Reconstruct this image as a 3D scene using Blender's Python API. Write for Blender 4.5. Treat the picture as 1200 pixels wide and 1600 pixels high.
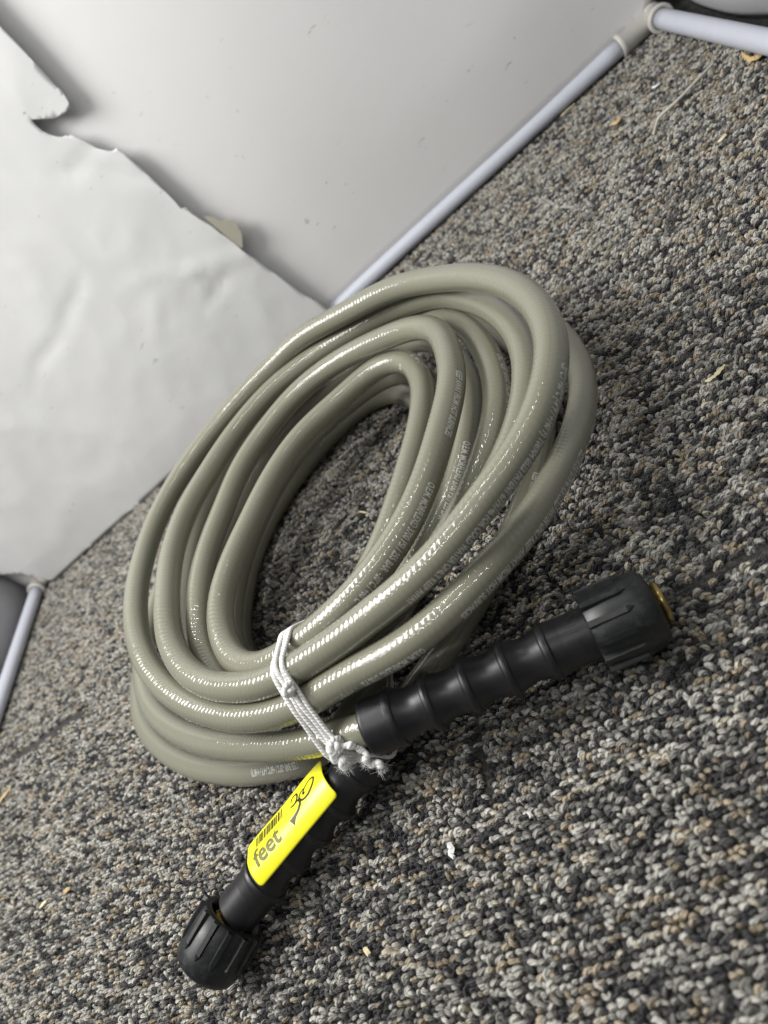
import bpy, bmesh, math, random
import numpy as np
from mathutils import Vector, Matrix, noise

for _o in list(bpy.data.objects):
    bpy.data.objects.remove(_o)
SC = bpy.context.scene
COL = SC.collection
random.seed(7)
RNG = np.random.default_rng(11)

# ------------------------------------------------------------------ camera
FPX = 1111.0                       # focal length in pixels of the 1600 px tall photograph
PITCH = math.radians(33.3)         # looking down
CAMH = 0.285                       # metres above the carpet
HD = np.array([.631, -.776]); HD /= np.linalg.norm(HD)   # horizon direction in the picture (rolled phone)
ND = np.array([-HD[1], HD[0]])
FW = np.array([0, math.cos(PITCH), -math.sin(PITCH)])
DN = np.array([0, -math.sin(PITCH), -math.cos(PITCH)])
XR = np.array([1.0, 0, 0])
CAM = np.array([0, 0, CAMH])
img_x = HD[0]*XR + ND[0]*DN
img_d = HD[1]*XR + ND[1]*DN
cd = bpy.data.cameras.new('camera')
cam = bpy.data.objects.new('camera', cd); COL.objects.link(cam)
cd.sensor_fit = 'VERTICAL'; cd.sensor_height = 24.0; cd.lens = FPX/1600*24
cd.clip_start = 0.01; cd.clip_end = 60
cd.dof.use_dof = True; cd.dof.focus_distance = 0.385; cd.dof.aperture_fstop = 5.0
M = Matrix.Identity(4)
for k in range(3):
    M[k][0] = img_x[k]; M[k][1] = -img_d[k]; M[k][2] = -FW[k]; M[k][3] = CAM[k]
cam.matrix_world = M
SC.camera = cam

# ------------------------------------------------------------------ light
w = bpy.data.worlds.new('World'); SC.world = w; w.use_nodes = True
w.node_tree.nodes['Background'].inputs[0].default_value = (0.93, 0.97, 1.0, 1)
w.node_tree.nodes['Background'].inputs[1].default_value = 0.16
def area(name, loc, target, sx, sy, power, col=(1, 1, 1)):
    l = bpy.data.lights.new(name, 'AREA'); l.shape = 'RECTANGLE'; l.size = sx; l.size_y = sy
    l.energy = power; l.color = col
    o = bpy.data.objects.new(name, l); COL.objects.link(o)
    o.location = loc
    d = Vector(target) - Vector(loc)
    o.rotation_euler = d.to_track_quat('-Z', 'Y').to_euler()
    return o
area('booth_lamp', (-.46, .54, .90), (-.08, .42, 0), .46, .38, 11.5, (1, .985, .96))
def strip(loc, length, power):
    o = area('led_strip', loc, (loc[0], loc[1], 0), length, .004, power, (1, 1, .98)); o.rotation_euler = (0, 0, math.radians(-22)); return o
strip((0, .40, .62), .66, 1.2)
strip((-.15, .02, .62), .74, 1.25)
SC.view_settings.view_transform = 'Standard'; SC.view_settings.look = 'None'
SC.view_settings.gamma = 1; SC.view_settings.use_curve_mapping = False
SC.view_settings.exposure = 0.2
SC.cycles.max_bounces = 6

# ------------------------------------------------------------------ helpers
def ray(px, py):
    dx, dy = px-600, py-800
    return FW + (dx*HD[0]+dy*HD[1])/FPX*XR + (dx*ND[0]+dy*ND[1])/FPX*DN
def at(px, py, z=0.0):
    r = ray(px, py); return CAM + r*(z-CAMH)/r[2]
def proj(p):
    q = np.asarray(p)-CAM; z = q@FW; u = q@XR/z*FPX; v = q@DN/z*FPX
    return 600+u*HD[0]+v*ND[0], 800+u*HD[1]+v*ND[1]
def unit(v):
    v = np.asarray(v, float); return v/np.linalg.norm(v)
def link(name, me, mat=None, parent=None, smooth=True):
    o = bpy.data.objects.new(name, me); COL.objects.link(o)
    if mat: me.materials.append(mat)
    if parent: o.parent = parent
    if smooth and me.polygons:
        me.polygons.foreach_set('use_smooth', [True]*len(me.polygons))
    return o
def tag(o, label=None, cat=None, group=None, kind=None):
    if label: o['label'] = label
    if cat: o['category'] = cat
    if group: o['group'] = group
    if kind: o['kind'] = kind
    return o
def empty(name, loc):
    o = bpy.data.objects.new(name, None); COL.objects.link(o); o.location = loc; o.empty_display_size = .01
    bpy.context.view_layer.update()
    return o
def under(o, parent):
    """parent a world-space mesh to an empty without moving it"""
    o.parent = parent; o.matrix_parent_inverse = Matrix.Translation(Vector(parent.location)).inverted()
    return o
def mesh(name, v, f):
    me = bpy.data.meshes.new(name); me.from_pydata([tuple(map(float, p)) for p in v], [], f); me.update(); return me
def bm_mesh(name, bm):
    bmesh.ops.recalc_face_normals(bm, faces=bm.faces)
    me = bpy.data.meshes.new(name); bm.to_mesh(me); bm.free(); return me
def basis(t):
    t = unit(t); up = np.array([0, 0, 1.0]) if abs(t[2]) < .9 else np.array([1.0, 0, 0])
    a = unit(np.cross(up, t)); return a, np.cross(t, a)
def frames(P):
    """parallel transport frames along a polyline"""
    T = np.gradient(P, axis=0); T /= np.linalg.norm(T, axis=1)[:, None]
    a, b = basis(T[0]); A = [a]
    for i in range(1, len(P)):
        a = A[-1]-(A[-1]@T[i])*T[i]; A.append(unit(a))
    A = np.array(A); return T, A, np.cross(T, A)
def resample(P, step, sub=8):
    P = np.asarray(P, float); Q = np.vstack([2*P[0]-P[1], P, 2*P[-1]-P[-2]]); out = []
    for i in range(len(P)-1):
        p0, p1, p2, p3 = Q[i:i+4]
        for k in range(sub):
            t = k/sub
            out.append(.5*((2*p1)+(-p0+p2)*t+(2*p0-5*p1+4*p2-p3)*t*t+(-p0+3*p1-3*p2+p3)*t**3))
    out.append(P[-1]); out = np.array(out)
    s = np.r_[0, np.cumsum(np.linalg.norm(np.diff(out, axis=0), axis=1))]
    n = max(2, int(s[-1]/step)); t = np.linspace(0, s[-1], n+1)
    return np.stack([np.interp(t, s, out[:, k]) for k in range(3)], 1)
def tube(name, P, rad, seg=10, caps=True, uv=False):
    P = np.asarray(P, float); n = len(P); T, A, B = frames(P)
    rad = np.broadcast_to(np.asarray(rad, float), (n,))
    th = np.arange(seg)*2*math.pi/seg
    V = (P[:, None]+rad[:, None, None]*(np.cos(th)[None, :, None]*A[:, None]+np.sin(th)[None, :, None]*B[:, None])).reshape(-1, 3)
    F = []
    for i in range(n-1):
        for k in range(seg):
            k2 = (k+1) % seg
            F.append((i*seg+k, i*seg+k2, (i+1)*seg+k2, (i+1)*seg+k))
    if caps:
        F.append(tuple(range(seg-1, -1, -1))); F.append(tuple((n-1)*seg+k for k in range(seg)))
    me = mesh(name, V, F)
    if uv:
        s = np.r_[0, np.cumsum(np.linalg.norm(np.diff(P, axis=0), axis=1))]
        L = me.uv_layers.new(name='UVMap'); d = []
        for i in range(n-1):
            for k in range(seg):
                d += [s[i], k/seg, s[i], (k+1)/seg, s[i+1], (k+1)/seg, s[i+1], k/seg]
        d += [0.0]*(2*len(me.loops)-len(d))
        L.data.foreach_set('uv', d)
    return me
def lathe(name, prof, o, ax, seg=48, rfun=None, closed=False):
    """revolve (x, r) pairs about the axis ax through o; closed joins the last ring to the first"""
    o = np.asarray(o, float); ax = unit(ax); a, b = basis(ax); V = []; F = []
    for (x, r) in prof:
        for k in range(seg):
            t = 2*math.pi*k/seg
            rr = rfun(x, r, t) if rfun else r
            V.append(o+ax*x+(a*math.cos(t)+b*math.sin(t))*rr)
    m = len(prof)
    for i in range(m if closed else m-1):
        j = (i+1) % m
        for k in range(seg):
            k2 = (k+1) % seg
            F.append((i*seg+k, i*seg+k2, j*seg+k2, j*seg+k))
    if not closed:
        F.append(tuple(range(seg-1, -1, -1))); F.append(tuple((m-1)*seg+k for k in range(seg)))
    return mesh(name, V, F)

# ------------------------------------------------------------------ materials
class NT:
    def __init__(s, name, rough=.5, col=(.5, .5, .5), **kw):
        s.m = bpy.data.materials.new(name); s.m.use_nodes = True; s.t = s.m.node_tree
        s.b = s.t.nodes['Principled BSDF']
        s.b.inputs['Roughness'].default_value = rough; s.b.inputs['Base Color'].default_value = (*col, 1)
        for k, v in kw.items(): s.b.inputs[k.replace('_', ' ')].default_value = v
    def n(s, typ, **kw):
        x = s.t.nodes.new(typ)
        for k, v in kw.items():
            if k.startswith('i_'):
                key = k[2:]; key = int(key) if key.isdigit() else key.replace('_', ' ')
                x.inputs[key].default_value = v
            else: setattr(x, k, v)
        return x
    def l(s, a, ao, b, bi):
        s.t.links.new(a.outputs[ao], b.inputs[bi])
    def math(s, op, a, b=None):
        x = s.n('ShaderNodeMath', operation=op)
        for i, q in enumerate((a, b)):
            if q is None: continue
            if isinstance(q, (int, float)): x.inputs[i].default_value = q
            else: s.t.links.new(q, x.inputs[i])
        return x.outputs[0]
    def ramp(s, fac, stops):
        r = s.n('ShaderNodeValToRGB'); s.t.links.new(fac, r.inputs[0]); e = r.color_ramp.elements
        while len(e) < len(stops): e.new(.5)
        for q, (p, c) in zip(e, stops): q.position = p; q.color = (*c, 1)
        return r.outputs[0]
    def noise(s, scale, detail=4, rough=.5, vec=None):
        x = s.n('ShaderNodeTexNoise'); x.inputs['Scale'].default_value = scale; x.inputs['Detail'].default_value = detail
        x.inputs['Roughness'].default_value = rough
        if vec is None: vec = s.n('ShaderNodeNewGeometry').outputs['Position']
        s.t.links.new(vec, x.inputs['Vector']); return x.outputs[0]
    def mix(s, fac, a, b, mode='MIX'):
        x = s.n('ShaderNodeMix', data_type='RGBA', blend_type=mode)
        for i, q in ((0, fac), (6, a), (7, b)):
            if isinstance(q, (int, float)): x.inputs[i].default_value = q
            elif isinstance(q, tuple): x.inputs[i].default_value = (*q, 1)
            else: s.t.links.new(q, x.inputs[i])
        return x.outputs[2]
    def bump(s, h, strength, dist):
        x = s.n('ShaderNodeBump'); x.inputs['Strength'].default_value = strength; x.inputs['Distance'].default_value = dist
        s.t.links.new(h, x.inputs['Height']); s.t.links.new(x.outputs[0], s.b.inputs['Normal']); return x
    def col(s, c): s.t.links.new(c, s.b.inputs['Base Color'])
    def set(s, sock, name): s.t.links.new(sock, s.b.inputs[name])

def m_hose():
    k = NT('hose_vinyl', .24, (.30, .295, .21), Coat_Weight=1.0, Coat_Roughness=.035, Specular_IOR_Level=.22)
    uv = k.n('ShaderNodeUVMap'); sep = k.n('ShaderNodeSeparateXYZ'); k.l(uv, 0, sep, 0)
    u, v = sep.outputs[0], sep.outputs[1]
    nz = k.noise(260, 2)
    ph = k.math('MULTIPLY', nz, 5.0)
    ua = k.math('ADD', k.math('MULTIPLY', u, 2*math.pi/.0031), ph)
    va = k.math('MULTIPLY', v, 2*math.pi*6)
    h1 = k.math('SINE', k.math('ADD', ua, va)); h2 = k.math('SINE', k.math('SUBTRACT', ua, va))
    ring = k.math('SINE', k.math('MULTIPLY', u, 2*math.pi/.0011))
    br = k.math('ADD', h1, h2)
    fine = k.math('MULTIPLY', k.noise(900, 3), .5)
    amp = k.math('ADD', .25, k.noise(150, 3))
    hh = k.math('ADD', k.math('ADD', k.math('MULTIPLY', br, .10), k.math('MULTIPLY', ring, .10)), fine)
    k.bump(hh, .30, .0002)
    hc = k.math('ADD', k.math('MULTIPLY', k.math('MULTIPLY', h1, amp), .40), k.math('MULTIPLY', fine, .12))
    cn = k.n('ShaderNodeBump'); cn.inputs['Strength'].default_value = 1.0; cn.inputs['Distance'].default_value = .00022
    k.t.links.new(hc, cn.inputs['Height']); k.t.links.new(cn.outputs[0], k.b.inputs['Coat Normal'])
    # thread lines of the braid under the clear skin, long scuffs
    line = k.noise(1, 3, .6, vec=k.comb(u, v, 4, 42))
    c = k.mix(k.math('MULTIPLY', line, .9), (.160, .156, .113), (.208, .203, .153))
    thread = k.math('MULTIPLY', k.math('ADD', br, 2), .03)
    c = k.mix(thread, c, (.27, .27, .205))
    scuff = k.math('GREATER_THAN', k.noise(38, 8, .72), .69)
    c = k.mix(k.math('MULTIPLY', scuff, .18), c, (.14, .12, .06))
    k.col(c)
    k.set(k.math('ADD', .27, k.math('MULTIPLY', k.noise(70, 5), .22)), 'Roughness')
    return k.m
def _comb(s, u, v, su, sv):
    c = s.n('ShaderNodeCombineXYZ')
    s.t.links.new(s.math('MULTIPLY', u, su), c.inputs[0]); s.t.links.new(s.math('MULTIPLY', v, sv), c.inputs[1]); return c.outputs[0]
NT.comb = _comb
def m_rubber():
    k = NT('black_rubber', .46, (.016, .016, .018), Specular_IOR_Level=.45)
    dust = k.noise(2600, 3, .7); spots = k.ramp(dust, [(.0, (0, 0, 0)), (.66, (0, 0, 0)), (.74, (1, 1, 1))])
    wear = k.noise(120, 6, .7)
    f = k.math('MULTIPLY', spots, k.math('MULTIPLY', wear, .35))
    k.col(k.mix(f, k.mix(wear, (.005, .005, .006), (.013, .013, .015)), (.30, .29, .27)))
    k.set(k.math('ADD', .27, k.math('MULTIPLY', wear, .28)), 'Roughness')
    k.bump(k.math('ADD', k.noise(3000, 3), k.noise(300, 4)), .12, .0002)
    return k.m
def m_nut():
    k = NT('black_plastic', .4, (.015, .016, .017), Specular_IOR_Level=.5)
    wear = k.noise(220, 6, .75)
    k.col(k.mix(k.ramp(wear, [(.5, (0, 0, 0)), (.8, (1, 1, 1))]), (.006, .0065, .007), (.03, .033, .033)))
    k.set(k.math('ADD', .27, k.math('MULTIPLY', wear, .3)), 'Roughness')
    k.bump(k.math('ADD', k.math('MULTIPLY', k.noise(2500, 2), .5), k.noise(260, 5)), .12, .0003)
    return k.m
def m_brass():
    k = NT('brass', .28, (.62, .47, .16), Metallic=1.0)
    n = k.noise(500, 5, .7); k.col(k.mix(n, (.55, .43, .17), (.24, .16, .05))); k.bump(n, .15, .0002); return k.m
def m_cotton():
    k = NT('cotton_cord', .9, (.74, .73, .69), Sheen_Weight=.4)
    uv = k.n('ShaderNodeUVMap'); sep = k.n('ShaderNodeSeparateXYZ'); k.l(uv, 0, sep, 0)
    tw = k.math('SINE', k.math('ADD', k.math('MULTIPLY', sep.outputs[0], 2*math.pi/.0019), k.math('MULTIPLY', sep.outputs[1], 2*math.pi*2)))
    n = k.noise(2500, 4, .7)
    k.col(k.mix(n, (.74, .73, .70), (.90, .89, .87)))
    k.bump(k.math('ADD', k.math('MULTIPLY', tw, .6), n), .8, .0004); return k.m
def m_paper(name, c0, c1, seed, rough=.42):
    k = NT(name, rough, c0, Specular_IOR_Level=.4)
    g = k.n('ShaderNodeNewGeometry'); mp = k.n('ShaderNodeVectorMath', operation='ADD'); k.l(g, 'Position', mp, 0)
    mp.inputs[1].default_value = (seed, seed*2, seed*3); p = mp.outputs[0]
    big = k.noise(9, 3, .5, p)
    c = k.mix(big, c0, c1)
    # scattered grey scuff marks and specks
    st = k.n('ShaderNodeVectorMath', operation='MULTIPLY'); k.t.links.new(p, st.inputs[0]); st.inputs[1].default_value = (1, 1, 2.4)
    sc = k.noise(75, 3, .6, st.outputs[0]); sc2 = k.noise(14, 2, .5, p)
    mk = k.math('MULTIPLY', k.ramp(sc, [(.0, (0, 0, 0)), (.68, (0, 0, 0)), (.71, (1, 1, 1))]), k.ramp(sc2, [(.45, (0, 0, 0)), (.62, (1, 1, 1))]))
    c = k.mix(k.math('MULTIPLY', mk, .55), c, (.16, .15, .14))
    k.col(c)
    k.bump(k.noise(55, 5, .55, p), .10, .002)
    k.set(k.math('ADD', rough-.08, k.math('MULTIPLY', k.noise(30, 4, .6, p), .2)), 'Roughness')
    return k.m
def m_pvc(name, col):
    k = NT(name, .38, col, Specular_IOR_Level=.45)
    n = k.noise(45, 6, .7); d = k.ramp(k.noise(330, 3, .6), [(.0, (0, 0, 0)), (.68, (0, 0, 0)), (.74, (1, 1, 1))])
    c = k.mix(n, tuple(x*.86 for x in col), col)
    k.col(k.mix(k.math('MULTIPLY', d, .45), c, (.22, .21, .2))); k.bump(n, .1, .0006); return k.m
def m_fabric():
    k = NT('grey_felt', .95, (.2, .2, .205), Sheen_Weight=.2)
    n = k.noise(900, 4, .7); b = k.noise(22, 5, .6)
    k.col(k.mix(b, k.mix(n, (.26, .26, .27), (.46, .46, .475)), (.45, .45, .47))); k.bump(k.math('ADD', n, b), .5, .0012); return k.m
def m_yarn():
    k = NT('carpet_yarn', .95, (.3, .3, .3), Sheen_Weight=.15, Specular_IOR_Level=.2)
    a = k.n('ShaderNodeAttribute', attribute_name='yarn', attribute_type='INSTANCER')
    ku = k.n('ShaderNodeAttribute', attribute_name='ku'); kv = k.n('ShaderNodeAttribute', attribute_name='kv')
    ply = k.math('SINE', k.math('ADD', k.math('MULTIPLY', kv.outputs['Fac'], 2*math.pi*4), k.math('MULTIPLY', ku.outputs['Fac'], 16.0)))
    n = k.noise(1900, 4, .75)
    c = k.mix(n, k.mix(1.0, a.outputs['Color'], (.62, .62, .62), 'MULTIPLY'), k.mix(1.0, a.outputs['Color'], (1.35, 1.35, 1.35), 'MULTIPLY'))
    k.col(c)
    k.bump(k.math('ADD', k.math('MULTIPLY', ply, .8), k.math('MULTIPLY', n, 1.5)), .9, .0006)
    return k.m
def m_backing():
    k = NT('carpet_backing', .95, (.03, .03, .032))
    n = k.noise(420, 4, .7); k.col(k.ramp(n, [(.3, (.012, .012, .014)), (.55, (.05, .048, .045)), (.75, (.16, .14, .12))]))
    k.bump(n, 1.0, .002); return k.m
def m_plain(name, c, rough=.6, **kw):
    k = NT(name, rough, c, **kw); n = k.noise(700, 4, .7)
    k.col(k.mix(n, tuple(x*.72 for x in c), tuple(min(1, x*1.12) for x in c))); k.bump(n, .25, .0004); return k.m
def m_sticker():
    k = NT('fluorescent_label', .33, (.80, .76, .02), Specular_IOR_Level=.5)
    n = k.noise(120, 4, .6); k.col(k.mix(n, (.78, .72, .015), (.86, .82, .03))); k.bump(k.noise(160, 3), .12, .0006); return k.m
MAT = dict(hose=m_hose(), rubber=m_rubber(), nut=m_nut(), brass=m_brass(), cotton=m_cotton(),
    back=m_paper('white_backdrop_vinyl', (.67, .665, .66), (.73, .725, .72), 3.1),
    front=m_paper('white_wrinkled_paper', (.60, .605, .60), (.66, .66, .655), 8.7, .38),
    pipe=m_pvc('white_pvc', (.54, .56, .63)), elbow=m_pvc('off_white_pvc', (.60, .585, .54)), fabric=m_fabric(),  # pipe is white plastic, with the bluish light tinted into its base colour
    yarn=m_yarn(), backing=m_backing(), sticker=m_sticker(),
    ink=m_plain('black_ink', (.012, .012, .012), .4), olive=m_plain('faded_black_ink', (.13, .125, .012), .5),
    print=m_plain('grey_print', (.60, .60, .56), .35), wood=m_plain('dry_wood', (.55, .40, .19), .7),
    cream=m_plain('cream_fleck', (.75, .66, .42), .7), white=m_plain('white_fluff', (.8, .8, .78), .85),
    wire=m_plain('dull_wire', (.62, .60, .52), .4, Metallic=.2), tape=m_plain('old_clear_tape', (.42, .40, .33), .3),
    tar=m_plain('dark_metal', (.16, .17, .13), .35, Metallic=.5))

# ------------------------------------------------------------------ the booth frame of white plastic pipe
PR = .0080
cA = at(1020, 26, .0098); cB = at(62, 908, .0098)
BX = unit((cA-cB)*[1, 1, 0]); BY = np.array([-BX[1], BX[0], 0.0])     # along the back pipe, and away from the viewer
ZZ = np.array([0, 0, 1.0])
def wall_at(px, py, off):
    """picture point on the vertical plane 'off' metres in front of the back pipe -> (along, height)"""
    r = ray(px, py); t = ((cA-CAM)@BY-off)/(r@BY); p = CAM+r*t
    return (p-cB)@BX, p[2]
def wall_pt(a, z, off): return cB+BX*a-BY*off+ZZ*(z-cB[2])
fr = empty('pipe_frame', tuple((cA+cB)/2*[1, 1, 0]))
tag(fr, 'white plastic pipe frame lying on the carpet along the backdrop', 'pipe frame')
def straight(name, p, q, r, mat, seg=24):
    n = max(2, int(np.linalg.norm(q-p)/.02)); P = np.array([p+(q-p)*i/n for i in range(n+1)])
    return under(link(name, tube(name, P, r, seg), mat), fr)
straight('pipe', cB+BX*.012, cA-BX*.030, PR, MAT['pipe'])
straight('pipe', cA-BY*.014, cA-BY*.62, PR, MAT['pipe'])
straight('pipe', cB-BY*.014, cB-BY*.62, PR, MAT['pipe'])
straight('pipe', cA+BY*.012+ZZ*.014, cA+BY*.012+ZZ*.72, PR, MAT['pipe'])
straight('pipe', cB+BY*.012+ZZ*.014, cB+BY*.012+ZZ*.72, PR, MAT['pipe'])
for c, sx in ((cA, -1), (cB, 1)):
    bm = bmesh.new()
    def sock(o, d, L, r0=.0108):
        me = lathe('s', [(-.004, .005), (-.003, r0-.002), (0, r0-.0006), (L-.0045, r0), (L-.004, r0+.0009), (L-.0006, r0+.0009), (L, r0+.0004), (L, PR+.0003), (L-.006, PR+.0002)], o, d, 32); bm.from_mesh(me); bpy.data.meshes.remove(me)
    sock(c, BX*sx, .036, .0103); sock(c, -BY, .019); sock(c+BY*.012, ZZ, .03)
    bmesh.ops.create_icosphere(bm, subdivisions=3, radius=.0109, matrix=Matrix.Translation(Vector(c)))
    under(link('elbow', bm_mesh('elbow', bm), MAT['elbow']), fr)

# ------------------------------------------------------------------ white backdrop sheets
def sheet(name, poly, disp, off, mat, thick=.0006, step=.009):
    """flat outline (along, height) cut into a fine grid and pushed in and out by disp(a, z)"""
    bm = bmesh.new(); vs = [bm.verts.new((a, z, 0)) for a, z in poly]
    es = [bm.edges.new((vs[i], vs[(i+1) % len(vs)])) for i in range(len(vs))]
    bmesh.ops.triangle_fill(bm, use_beauty=True, edges=es)
    a0, a1 = min(p[0] for p in poly), max(p[0] for p in poly); z0, z1 = min(p[1] for p in poly), max(p[1] for p in poly)
    for k in range(int((a1-a0)/step)+1):
        bmesh.ops.bisect_plane(bm, geom=bm.verts[:]+bm.edges[:]+bm.faces[:], plane_co=(a0+k*step, 0, 0), plane_no=(1, 0, 0))
    for k in range(int((z1-z0)/step)+1):
        bmesh.ops.bisect_plane(bm, geom=bm.verts[:]+bm.edges[:]+bm.faces[:], plane_co=(0, z0+k*step, 0), plane_no=(0, 1, 0))
    for v in bm.verts:
        a, z = v.co.x, v.co.y
        p = wall_pt(a, z, off+disp(a, z)); v.co = Vector(p)
    me = bm_mesh(name, bm); o = link(name, me, mat)
    s = o.modifiers.new('thickness', 'SOLIDIFY'); s.thickness = thick; s.offset = 0
    return o
LA = float((cA-cB)@BX)
def d_back(a, z):
    # slack sheet: bellies out a little between the pipe and its upper hold
    t = a/LA
    return .012*math.sin(math.pi*min(1, max(0, z/.5)))*math.sin(math.pi*min(1, max(0, t)))+.010*math.sin(9*a+3*z)*min(1, z/.1)*.6+.003*noise.noise((a*7, z*5, 2.0))-.0015
back = sheet('backdrop_sheet', [(-.02, .0115), (LA-.012, .0115), (LA+.015, .028), (LA+.018, .80), (-.02, .80)], d_back, .0015, MAT['back'], step=.014)
tag(back, 'plain white vinyl backdrop hanging behind the floor pipe', 'backdrop')
OFF = .0125
edge_px = [(520, 488), (495, 470), (470, 456), (440, 432), (415, 414), (398, 400), (380, 388), (362, 372), (345, 360), (330, 348), (312, 338), (300, 329), (291, 320), (283, 322), (280, 317),
    (262, 298), (240, 277), (215, 254), (200, 241), (184, 228), (178, 233), (170, 233), (160, 231), (152, 229), (147, 226), (138, 220), (128, 215), (118, 210), (112, 207), (109, 211), (105, 209), (98, 212), (90, 211), (80, 208), (68, 202), (58, 193), (51, 184), (70, 183.5), (88, 182.5), (100, 176), (113, 168), (110, 158), (106, 148), (101, 143), (98, 137), (92, 134), (80, 120), (60, 98), (35, 70), (0, 34), (-40, -10), (-90, -64), (-200, -190)]
right = [wall_at(x, y, OFF) for x, y in edge_px]
bot = [wall_at(x, y, OFF) for x, y in ((75, 901), (66, 903), (50, 897), (30, 894), (0, 896), (-60, 910))]
a_end, z_top = bot[-1][0]-.05, right[-1][1]
low = [(bot[0][0]+(right[0][0]-bot[0][0])*k/6, .0015+.001*math.sin(k*2.1)) for k in range(1, 6)]
poly = right+[(a_end, z_top), (a_end, bot[-1][1])]+bot[::-1][:-1]+[(bot[0][0], .0015)]+low
poly[0] = (poly[0][0], .001)
rc = random.Random(12)
CREASE = [(right[0][0]-rc.uniform(.03, .34), rc.uniform(.03, .30), rc.uniform(-.9, 1.2), rc.uniform(.03, .08)) for _ in range(9)]
def d_front(a, z):
    s = 0
    for k, (f, am) in enumerate(((5, .0030), (15, .0010), (33, .0005))):
        q = noise.noise((a*f+3.7*k, z*f*.8+1.3*k, 4.4)); s += am*(1-2*abs(q)) if k else am*q*2
    for k in range(9):
        x0, z0, th, L = CREASE[k]; ca, sa = math.cos(th), math.sin(th); u = (a-x0)*ca+(z-z0)*sa; v = -(a-x0)*sa+(z-z0)*ca+.004*math.sin(u*60)
        s += .0016*max(0, 1-abs(v)/.011)*max(0, 1-(u/L)**2)*(1 if k % 2 else -1)
    e = max(0, 1-abs((a-right[6][0])/.25))
    top = max(0, z-.12)
    return s*min(1, .3+z/.06)+0.014*top+.005*e*min(1, z/.15)
front = sheet('torn_paper_sheet', poly, d_front, OFF, MAT['front'], step=.0062)
tag(front, 'wrinkled white paper sheet with a torn notched edge leaning over the backdrop', 'paper sheet')
def scrap(name, pts, off, mat, parent):
    co = [wall_pt(*wall_at(x, y, off), off) for x, y in pts]
    n = len(co); v = co+[c+BY*.0004 for c in co]
    f = [tuple(range(n)), tuple(range(2*n-1, n-1, -1))]+[(i, i+n, (i+1) % n+n, (i+1) % n) for i in range(n)]
    o = link(name, mesh(name, v, f), mat, smooth=False); o.parent = parent; return o
tag(scrap('tape_scrap', [(318, 338), (331, 338), (345, 346), (366, 344), (378, 366), (379, 388), (362, 378), (345, 362)], .020, MAT['tape'], front), 'yellowed scrap of tape sticking out past the edge')

# ------------------------------------------------------------------ grey felt panels outside the side pipes
def panel(name, c, sgn, label, cutz=.3):
    V = []; F = []; nu, nv = 60, 24
    for i in range(nu+1):
        for j in range(nv+1):
            y = -.62*i/nu+.05; z = cutz*j/nv
            f = .012*math.sin(y*21+z*9)+.008*noise.noise((y*14, z*10, 3.3*sgn))
            b = .020+.05*math.exp(-z/.03)*.3
            V.append(c+BX*sgn*(b+f*.6)+BY*y+ZZ*(z-c[2]-.002))
    for i in range(nu):
        for j in range(nv):
            k = i*(nv+1)+j; F.append((k, k+1, k+nv+2, k+nv+1))
    o = link(name, mesh(name, V, F), MAT['fabric']); s = o.modifiers.new('thickness', 'SOLIDIFY'); s.thickness = .003
    return tag(o, label, 'felt panel')
panel('felt_panel', cA, 1, 'grey felt panel behind the pipe in the top right corner')
panel('felt_panel', cB, -1, 'grey felt panel behind the pipe at the left edge')

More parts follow.
